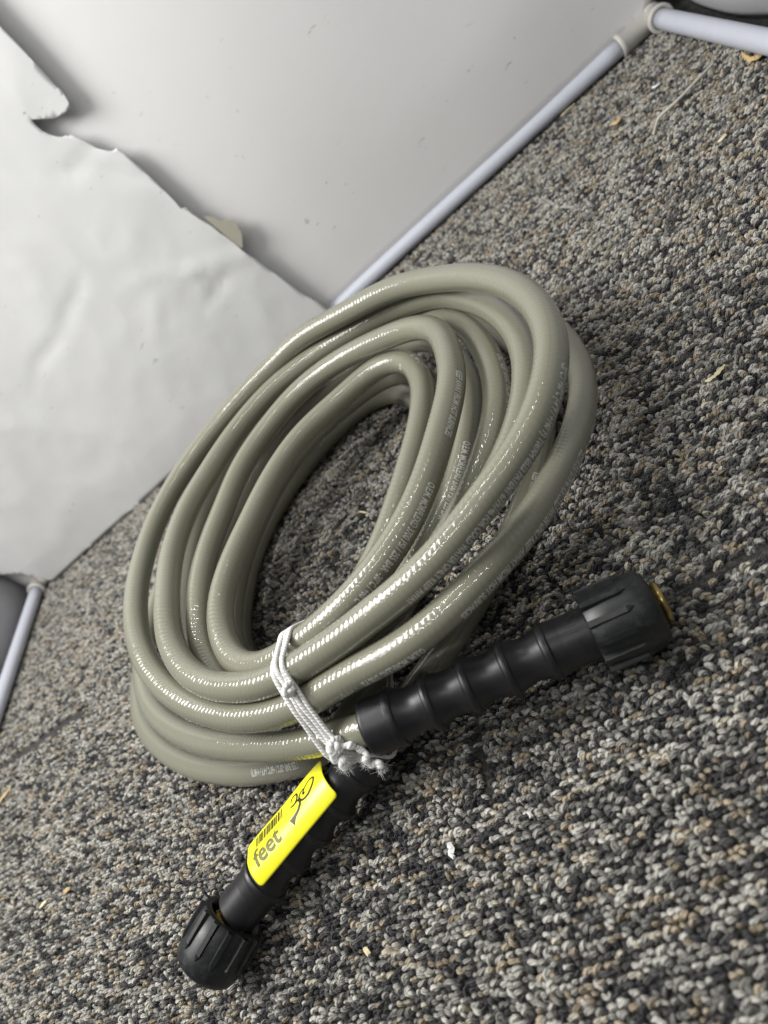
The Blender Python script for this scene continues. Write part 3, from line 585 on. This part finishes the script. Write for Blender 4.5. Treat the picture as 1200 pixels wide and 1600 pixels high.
tag(hose, 'coiled sage green pressure washer hose with black grips tied into a bundle', 'hose')
hr = HR*(1+.004*np.sin(HS*90))
under(link('hose_tube', tube('hose_tube', HP, hr, 28, True, True), MAT['hose']), hose)

def s_at(px, py, zmin=0.0, zmax=1.0):
    d = np.hypot(HPX[:, 0]-px, HPX[:, 1]-py)+np.where((HP[:, 2] < zmin) | (HP[:, 2] > zmax), 1e4, 0)
    return float(HS[d.argmin()])
def along(arr, s): return np.array([np.interp(s, HS, arr[:, k]) for k in range(3)])
_font = {}
def text_geo(txt, size, xs=1.0, slices=.0006, bold=0.0):
    """flat lettering as (verts, faces); its height is cut into thin slices so that it can wrap"""
    cu = bpy.data.curves.new('t', 'FONT'); cu.body = txt; cu.size = size; cu.offset = bold*size; cu.resolution_u = 3
    ob = bpy.data.objects.new('t', cu); COL.objects.link(ob); dg = bpy.context.evaluated_depsgraph_get()
    me = bpy.data.meshes.new_from_object(ob.evaluated_get(dg)); bpy.data.objects.remove(ob); bpy.data.curves.remove(cu)
    bm = bmesh.new(); bm.from_mesh(me); bpy.data.meshes.remove(me)
    y0 = min(v.co.y for v in bm.verts); y1 = max(v.co.y for v in bm.verts); y = y0+slices
    while y < y1:
        bmesh.ops.bisect_plane(bm, geom=bm.verts[:]+bm.edges[:]+bm.faces[:], plane_co=(0, y, 0), plane_no=(0, 1, 0)); y += slices
    bm.verts.index_update()
    V = [(v.co.x*xs, v.co.y) for v in bm.verts]; F = [tuple(v.index for v in f.verts) for f in bm.faces]; bm.free()
    return V, F
def hose_print(txt, s0, side, size=.0056, xs=.50, end=False):
    V, F = text_geo(txt, size, xs, bold=.026); W = max(v[0] for v in V)
    if end: s0 = s0+W
    co = []
    cache = {}
    for x, y in V:
        s = s0-x; key = round(s*5000)
        if key not in cache:
            p = along(HP, s); t = unit(along(HT, s)); vw = unit(CAM-p); vw = unit(vw-(vw@t)*t)
            e = np.cross(t, vw); 
            ir = img_x*.75+img_d*.66
            if e@ir < 0: e = -e
            n = vw*math.cos(side)+e*math.sin(side); ey = np.cross(n, -t); cache[key] = (t, n, ey)
        t, n, ey = cache[key]; p = along(HP, s); a = (y-size*.33)/HR
        co.append(p+(HR+.00013)*(n*math.cos(a)+ey*math.sin(a)))
    o = link('printed_lettering', mesh('printed_lettering', co, F), MAT['print'], smooth=False)
    return under(o, hose)
T_A = 'O.E.M. MORFLEX\u00ae 3700 PSI / 255 BAR  -20\u00b0C / +60\u00b0C'
T_B = '(-4\u00b0F / +140\u00b0F) T06904 0522 PATENT 6779746 FOR COLD WATER ONLY KEEP AWAY FROM HOT SURFACES'
T_C = 'PATENT 6779746 FOR COLD WATER ONLY KEEP AWAY FROM HOT SURFACES'
hose_print(T_A, s_at(664, 757, .075), .42)
hose_print('KEEP AWAY FROM HOT SURFACES', s_at(688, 690, .075), .50, end=True)
hose_print(T_A[:34], s_at(722, 704, .03, .062), .05)
hose_print('ONLY KEEP AWAY FROM HOT SURFACES', s_at(786, 680, .05, .072), .85, end=True)
hose_print('-20\u00b0C / +60\u00b0C (-4\u00b0F / +140\u00b0F) T06904 0522 PATENT 6779746 FOR COLD WATER ONLY KEEP AWAY', s_at(862, 575, .085), .80)
hose_print('0522 PATENT 6779746 FOR COLD WATER ONLY KEEP AWAY FROM HOT SURFACES', s_at(712, 955, .05), .88, end=True)
hose_print(T_A[:24], s_at(655, 1000, .05), .88)
hose_print('-20\u00b0C / +60\u00b0C (-4\u00b0F /', s_at(640, 566, .055, .075), .75)
hose_print('KEEP AWAY FROM HOT SURFACES', s_at(836, 745, 0, .02), .1)
hose_print('/ 255 BAR -20\u00b0C / +60\u00b0C (-4\u00b0F / +140\u00b0F)', s_at(482, 1186, 0, .03), .0)

# ---- black finger grips
def grip(o, ax, L, fr):
    prof = [(-.0002, .0086), (0, .0120), (.0006, .0133), (.002, .0137)]
    n = 420; rings = [f*L for f in fr]
    for i in range(n+1):
        x = .003+(L-.003)*i/n; r = .0136-.0010*x/L
        for a, b in zip([.0]+rings, rings):
            if a < x < b and a > 0: r -= .0025*math.sin(math.pi*(x-a)/(b-a))**1.3
        if x > rings[-1]: r -= .0006*min(1, (x-rings[-1])/.008)
        for q in rings:
            d = abs(x-q)
            if d < .0019: r += .0008*min(1, (.0019-d)/.00028)
        prof.append((x, r))
    prof += [(L+.0006, .0116), (L+.0007, .008)]
    return under(link('grip', lathe('grip', prof, o, ax, 56), MAT['rubber']), hose)
NUTL = .0300
gripR = grip(gR0, axR, LR-NUTL+.003, (.135, .295, .46, .625, .79))
gripL = grip(gL0, axL, LL, (.14, .30, .46, .62, .80))
# ---- coupling nuts with ribs, brass inside
rib_me = None
def rib_mesh():
    L0, L1, w0, w1 = .0004, .0185, .0019, .0012; v = []
    for r, w, e in ((.0166, w0, 0), (.0192, w1, .0012)):
        v += [(L0, -w, r), (L1-e, -w, r), (L1+.0045-e*2.2, 0, r-.0003 if r < .018 else r-.0008), (L1-e, w, r), (L0, w, r)]
    f = [(5, 6, 7, 8, 9)]+[(i, (i+1) % 5, 5+(i+1) % 5, 5+i) for i in range(5)]
    me = mesh('rib', v, f); me.materials.append(MAT['nut'])
    return me
rib_me = rib_mesh()
def nut(o, ax, spin, label):
    prof = [(0, .0133), (0, .0160), (.0008, .0171), (.012, .0178), (.021, .0179), (.0255, .0174), (.0282, .0163), (.0297, .0146), (.0300, .0128), (.0294, .0112), (.022, .0110), (.006, .0130)]
    nt = under(link('coupling_nut', lathe('coupling_nut', prof, o, ax, 64, closed=True), MAT['nut']), hose)
    nt['label'] = label
    a, b = basis(ax)
    for k in range(13):
        t = spin+2*math.pi*k/13; rad = a*math.cos(t)+b*math.sin(t); tan = np.cross(rad, ax)
        m = Matrix.Identity(4)
        for i in range(3): m[i][0] = ax[i]; m[i][1] = tan[i]; m[i][2] = rad[i]; m[i][3] = o[i]
        r = bpy.data.objects.new('rib', rib_me); COL.objects.link(r); r.parent = nt; r.matrix_basis = m
    return nt
nR0 = gR1-axR*(NUTL+.001)
nut(nR0, axR, .1, 'ribbed black nut with brass showing at its open end')
brR = under(link('brass_fitting', lathe('brass_fitting', [(.010, .004), (.010, .0088), (.0305, .0088), (.0318, .0098), (.0330, .0098), (.0336, .0090), (.0336, .0045), (.02, .004)], nR0, axR, 40, closed=True), MAT['brass']), hose)
nL0 = at(366, 1431, .0205); nL1 = at(322, 1507, .0195); axN = unit(nL1-nL0)
nut(nL0, axN, .05, 'ribbed black nut slid off its grip with brass inside')
under(link('brass_fitting', lathe('brass_fitting', [(-.006, .006), (-.006, .0075), (.0, .0078), (.003, .0078), (.003, .0092), (.0065, .0092), (.0065, .0074), (.024, .0074), (.024, .0045), (.0, .0045)], gL1+axL*.004, axL, 6, closed=True), MAT['brass'], smooth=False), hose)
# ---- raised letters beside the nut
def ring_text(txt, o, ax, x0, R, phi0, size):
    V, F = text_geo(txt, size, 1.0, .0006); vw = unit(CAM-(o+ax*x0)); vw = unit(vw-(vw@ax)*ax); e = np.cross(ax, vw); co = []
    for x, y in V:
        ph = phi0-x/R; n = vw*math.cos(ph)+e*math.sin(ph); co.append(o+ax*(x0+y)+n*(R+.00015))
    me = mesh('raised_letters', co, F); ob = under(link('raised_letters', me, MAT['rubber'], smooth=False), hose)
    s = ob.modifiers.new('relief', 'SOLIDIFY'); s.thickness = .0004; s.offset = 0
    return ob
LGR = LR-NUTL+.003
ring_text('M H O', gR0, axR, LGR-.0125, .0119, .35, .0062)

# ---- yellow length label on the left grip
def lab(s, w):
    """s from the nut end towards the bundle, w from the right edge round to the left"""
    x = LL-s; R = .0141; o = gL0+axL*x
    vw = unit(CAM-o); vw = unit(vw-(vw@axL)*axL); e = np.cross(axL, vw)
    if e@(img_x*.775+img_d*.63) > 0: e = -e
    f0 = -.10; f1 = 1.12; wa = R*(f1-f0)
    if w < wa: ph = f0+w/R; n = vw*math.cos(ph)+e*math.sin(ph); return o+n*R, n
    n = vw*math.cos(f1)+e*math.sin(f1); t = e*math.cos(f1)-vw*math.sin(f1); return o+n*R+t*(w-wa), n
S0, S1, WW = LL*.235, LL*.775, .0275
def lab_patch():
    ns, nw = 60, 30; V = []; F = []; rc = .0022
    for i in range(ns+1):
        for j in range(nw+1):
            s = (S1-S0)*i/ns; wv = WW*j/nw; sc, wc = min(max(s, rc), S1-S0-rc), min(max(wv, rc), WW-rc)
            ds, dw = s-sc, wv-wc; m = math.hypot(ds, dw)
            if m > 1e-9: # square corner -> round corner
                k = max(abs(ds), abs(dw))/m; ds *= k; dw *= k
            p, n = lab(S0+sc+ds, wc+dw); V.append(p+n*(.0002*math.sin(s*160)+.0001))
    for i in range(ns):
        for j in range(nw):
            k = i*(nw+1)+j; F.append((k, k+1, k+nw+2, k+nw+1))
    return mesh('sticker', V, F)
st = under(link('sticker', lab_patch(), MAT['sticker']), hose); st['label'] = 'yellow length sticker reading 30 feet'
sm = st.modifiers.new('thickness', 'SOLIDIFY'); sm.thickness = .0001; sm.offset = 0
def on_label(name, V, F, mat):
    co = []
    for s, wv in V:
        p, n = lab(S0+s, wv); co.append(p+n*(.00034+.0002*math.sin(s*160)))
    o = link(name, mesh(name, co, F), mat, smooth=False); o.parent = st; return o
V, F = text_geo('feet', .0128, 1.0, .0006, .021)
on_label('lettering', [(x+.0050, y+.0078) for x, y in V], F, MAT['olive'])
V = []; F = []; x = .0075; rb = random.Random(4)
while x < .0290:
    ww = rb.choice((.0004, .0006, .0009)); k = len(V)
    for j in range(9): V += [(x, .0182+.0072*j/8), (x+ww, .0182+.0072*j/8)]
    F += [(k+2*j, k+2*j+1, k+2*j+3, k+2*j+2) for j in range(8)]
    x += ww+rb.choice((.0004, .0006, .0009))
on_label('barcode', V, F, MAT['ink'])
def stroke(pts, wd):
    P = resample([(a, b, 0) for a, b in pts], .0005); V = []; F = []; n = len(P)
    for i, p in enumerate(P):
        t = unit(P[min(i+1, n-1)]-P[max(i-1, 0)]); q = np.array([-t[1], t[0], 0]); wv = np.interp(i/(n-1), np.linspace(0, 1, len(wd)), wd)*.5
        V += [tuple((p+q*wv)[:2]), tuple((p-q*wv)[:2])]
    return V, [(2*i, 2*i+1, 2*i+3, 2*i+2) for i in range(n-1)]
mm = .001
hand = [([(29.5, 21.5), (30.5, 23.8), (33, 23.2), (33.4, 20.0), (31.8, 17.8), (29.2, 18.6)], (.3, .5, .6, .7, .7, .4)),
        ([(31.8, 17.8), (33.8, 17.6), (34.6, 15.2), (32.8, 13.2), (30.0, 12.2), (27.6, 11.2)], (.6, .7, .9, .8, 1.0, 2.3)),
        ([(37.6, 20.6), (35.6, 20.2), (34.6, 17.8), (36.0, 15.0), (39.4, 14.6), (42.6, 17.0), (43.4, 20.4), (41.2, 22.0), (38.6, 20.8), (37.0, 18.2), (37.8, 17.0)], (.5, .6, .7, .6, .7, .7, .6, .5, .4, .4, .9))]
V = []; F = []
for pts, wd in hand:
    v, f = stroke([((34+(a-27.6)*1.35)*mm, (9+(b-11.2)*1.12)*mm) for a, b in pts], [q*mm*1.75 for q in wd]); k = len(V); V += v; F += [tuple(i+k for i in q) for q in f]
on_label('handwriting', V, F, MAT['ink'])

# ------------------------------------------------------------------ white string round the bundle
pc = along(HP, s_at(461, 1052, .07)); sv = s_at(461, 1052, .07)
nrm = unit(unit(along(HT, sv))*[1, 1, 0]); e1 = unit(np.cross(nrm, ZZ)); e1 = e1 if e1@FW > 0 else -e1
e1 = unit(e1-.08*nrm); nrm = unit(np.cross(e1, ZZ))*(1 if np.cross(e1, ZZ)@nrm > 0 else -1); e2 = np.cross(e1, nrm)
dd = (HP-pc)@nrm; pts2 = []
for i in range(len(HP)-1):
    if dd[i]*dd[i+1] <= 0:
        p = HP[i]+(HP[i+1]-HP[i])*(dd[i]/(dd[i]-dd[i+1]+1e-12)); r = p-pc
        if np.linalg.norm(r) < .11: pts2.append((r@e1, r@e2))
print('tied strands', len(pts2), [(round(a*1000), round(b*1000)) for a, b in pts2])
def hull(pts):
    pts = sorted(set(pts)); lo = []; up = []
    cr = lambda o, a, b: (a[0]-o[0])*(b[1]-o[1])-(a[1]-o[1])*(b[0]-o[0])
    for p in pts:
        while len(lo) > 1 and cr(lo[-2], lo[-1], p) <= 0: lo.pop()
        lo.append(p)
    for p in pts[::-1]:
        while len(up) > 1 and cr(up[-2], up[-1], p) <= 0: up.pop()
        up.append(p)
    return lo[:-1]+up[:-1]
CR = .00115
def wrap_path(off, jit, rr=HR+CR):
    H = hull([(a+rr*math.cos(t), b+rr*math.sin(t)) for a, b in pts2 for t in np.linspace(0, 2*math.pi, 33)[:-1]])
    H = np.array(H+[H[0]]); s = np.r_[0, np.cumsum(np.linalg.norm(np.diff(H, axis=0), axis=1))]; t = np.linspace(0, s[-1], 160)
    h = np.stack([np.interp(t, s, H[:, 0]), np.interp(t, s, H[:, 1])], 1)
    rj = random.Random(jit); ph = rj.random()*6
    out = []
    for k, (a, b) in enumerate(h):
        o = off++.0009*math.sin(k*.09+ph)+.0005*math.sin(k*.31+ph*2)
        out.append(pc+e1*a+e2*b+nrm*o)
    return np.array(out)
tie = empty('string_tie', tuple(pc*[1, 1, 0]))
tag(tie, 'knotted white cotton string wrapped round the hose bundle', 'string')
for k in range(4):
    under(link('cord', tube('cord', wrap_path((k-1.5)*.0027-.001, k), CR*(1+.05*math.sin(k)), 10, False, True), MAT['cotton']), tie)
ring = wrap_path(.002, 9, HR+.003); rpx = np.array([proj(p) for p in ring])
facing = np.array([((p-pc)@(CAM-pc)) for p in ring])
def near_ring(px, py):
    d = np.hypot(rpx[:, 0]-px, rpx[:, 1]-py)+np.where(facing > -.002, 0, 1e4); return ring[d.argmin()]
def fuzz(c, r, n, seed, name='frayed_fibres'):
    rf = random.Random(seed); V = []; F = []
    for _ in range(n):
        d = unit([rf.gauss(0, 1) for _ in range(3)]); p = c+d*r*rf.uniform(.4, .95); q = unit(d+np.array([rf.gauss(0, .7) for _ in range(3)])); L = rf.uniform(.0012, .0034)
        a, b = basis(q); w_ = .00005; bend = np.array([rf.gauss(0, .0008) for _ in range(3)])
        for i in range(4):
            t = i/3; m = p+q*L*t+bend*t*t; wv = w_*(1-.6*t); V += [m+a*wv, m-a*.5*wv+b*.87*wv, m-a*.5*wv-b*.87*wv]
        k = len(V)-12
        for i in range(3):
            for j in range(3): F.append((k+i*3+j, k+i*3+(j+1) % 3, k+i*3+3+(j+1) % 3, k+i*3+3+j))
    o = under(link(name, mesh(name, V, F), MAT['cotton'], smooth=False), tie); o['kind'] = 'stuff'; return o
def knot(c, size, turns, seed, r=.0014):
    rk = random.Random(seed); P = []; n = turns*7
    a, b = basis(unit(CAM-c)); f = unit(CAM-c)
    for i in range(n):
        t = i/7*2*math.pi; q = i/n
        P.append(c+(a*math.cos(t)*(1+.3*math.sin(t*.37+seed))+b*math.sin(t)*.8)*size*(.55+.35*math.sin(q*9+seed))+f*size*.7*math.sin(t*.5+q*5)+f*size*.25)
    return under(link('knot', tube('knot', resample(np.array(P), .0007), r, 9, True, True), MAT['cotton']), tie)
k1 = near_ring(487, 1058)
toc = unit(CAM-k1)
knot(k1+toc*.001, .0028, 3, 1, .0015); fuzz(k1, .0035, 70, 5)
fz = near_ring(475, 1038); fuzz(fz+toc*.001, .004, 140, 6)
k2 = near_ring(508, 1182); knot(k2+toc*.001, .0040, 5, 2, .0016); fuzz(k2+toc*.002, .005, 220, 7)
def to_px(p, dx, dy, lift=0):
    z = (p-CAM)@FW; return p+(img_x*dx+img_d*dy)*z/FPX+toc*lift
ends = [([(0, 0), (22, -4), (38, 2), (48, 10), (46, 20), (56, 26), (66, 22), (70, 30)], 3), ([(0, 0), (-6, 12), (2, 20), (12, 16), (8, 26), (16, 30)], 4)]
for pts, sd in ends:
    P = np.array([to_px(k2, x, y, .0025+.0012*math.sin(i*2.2)) for i, (x, y) in enumerate(pts)])
    rr = resample(P, .0008)
    under(link('loose_end', tube('loose_end', rr, .0017*(1+.22*np.sin(np.arange(len(rr))*.9)), 9, True, True), MAT['cotton']), tie)
    fuzz(P[-1], .003, 120, sd+20); fuzz(P[len(P)//2], .003, 110, sd+30)

# ------------------------------------------------------------------ crumbs on the carpet
def sliver(name, pts, wd, th, mat, label, cat, z=.0016, group=None):
    P = resample([at(x, y, z+.0005*math.sin(i*1.7)) for i, (x, y) in enumerate(pts)], .0012); n = len(P); T, A, B = frames(P)
    rs = random.Random(len(label)+int(pts[0][0])); V = []; F = []
    for i in range(n):
        t = unit(T[i]); sd = unit(np.cross(ZZ, t)); q = math.sin(math.pi*(i+.6)/(n+.2))**.45; wv = wd*q*(1+rs.uniform(-.25, .25))
        V += [P[i]+sd*wv, P[i]+ZZ*th*(.7+rs.random()*.6), P[i]-sd*wv*(.8+rs.random()*.4), P[i]-ZZ*th*.6]
    for i in range(n-1):
        for j in range(4): F.append((i*4+j, i*4+(j+1) % 4, i*4+4+(j+1) % 4, i*4+4+j))
    F += [(3, 2, 1, 0), tuple((n-1)*4+j for j in range(4))]
    return tag(link(name, mesh(name, V, F), mat, smooth=False), label, cat, group)
G = 'crumbs on the carpet'
sliver('wood_splinter', [(-6, 1262), (2, 1248), (12, 1236), (16, 1228)], .0022, .0008, MAT['wood'], 'tan wood splinter at the left edge of the carpet', 'splinter', group=G)
sliver('wood_splinter', [(1102, 596), (1110, 592), (1120, 584), (1132, 570)], .0013, .0008, MAT['cream'], 'pale forked wood splinter on the carpet right of the coil', 'splinter', group=G)
sliver('wood_splinter', [(560, 799), (567, 800), (575, 801)], .0007, .0005, MAT['cream'], 'tiny yellow splinter inside the hose coil', 'splinter', group=G)
sliver('wood_chip', [(1160, 84), (1172, 92), (1184, 90), (1196, 76)], .0022, .002, MAT['wood'], 'curled brown wood chip beside the pipe at the top right', 'wood chip', group=G, z=.003)
sliver('wood_chip', [(956, 194), (964, 190), (968, 184)], .003, .001, MAT['wood'], 'small tan chip on the carpet below the corner of the pipes', 'wood chip', group=G)
sliver('wood_chip', [(638, 376), (646, 370), (655, 366)], .003, .001, MAT['wood'], 'small tan chip against the back pipe above the coil', 'wood chip', group=G)
sliver('wood_chip', [(936, 96), (943, 94), (948, 92)], .0022, .001, MAT['wood'], 'tiny brown chip under the back pipe elbow', 'wood chip', group=G)
sliver('paper_fleck', [(62, 1418), (67, 1412), (72, 1407)], .0014, .0005, MAT['cream'], 'small cream fleck near the lower left edge', 'fleck', group=G)
sliver('wood_chip', [(100, 1394), (105, 1390), (110, 1388)], .0016, .0008, MAT['wood'], 'small orange chip at lower left beside a cream fleck', 'wood chip', group=G)
sliver('crumb', [(569, 1482), (573, 1487), (577, 1492)], .0016, .001, MAT['cream'], 'small pale crumb right of the left coupling nut', 'crumb', group=G)
sliver('paper_fleck', [(1122, 222), (1128, 216), (1133, 210)], .0018, .0008, MAT['cream'], 'yellowish fleck at the upper right of the carpet', 'fleck', group=G)
sliver('white_fleck', [(700, 1318), (706, 1326), (704, 1334), (710, 1340)], .0016, .0012, MAT['white'], 'white fluff fleck in the foreground below the ribbed grip', 'fleck', group=G)
sliver('white_fleck', [(824, 1269), (828, 1272), (831, 1277)], .0011, .001, MAT['white'], 'small white speck right of the larger white fluff fleck', 'fleck', group=G)
sliver('white_sliver', [(876, 182), (886, 172), (898, 162)], .0009, .0005, MAT['cream'], 'thin pale sliver near the back pipe', 'sliver', group=G)
sliver('white_fleck', [(1019, 137), (1025, 134), (1030, 130)], .0018, .0008, MAT['white'], 'white fleck left of the bent wire', 'fleck', group=G)
wp = resample([at(1115, 98, .004), at(1090, 124, .0055), at(1060, 155, .005), at(1030, 183, .0035), at(1026, 192, .002), at(1021, 210, .001)], .002)
tag(link('bent_wire', tube('bent_wire', wp, .0011, 8), MAT['wire']), 'thin bent wire lying on the carpet at the upper right', 'wire')
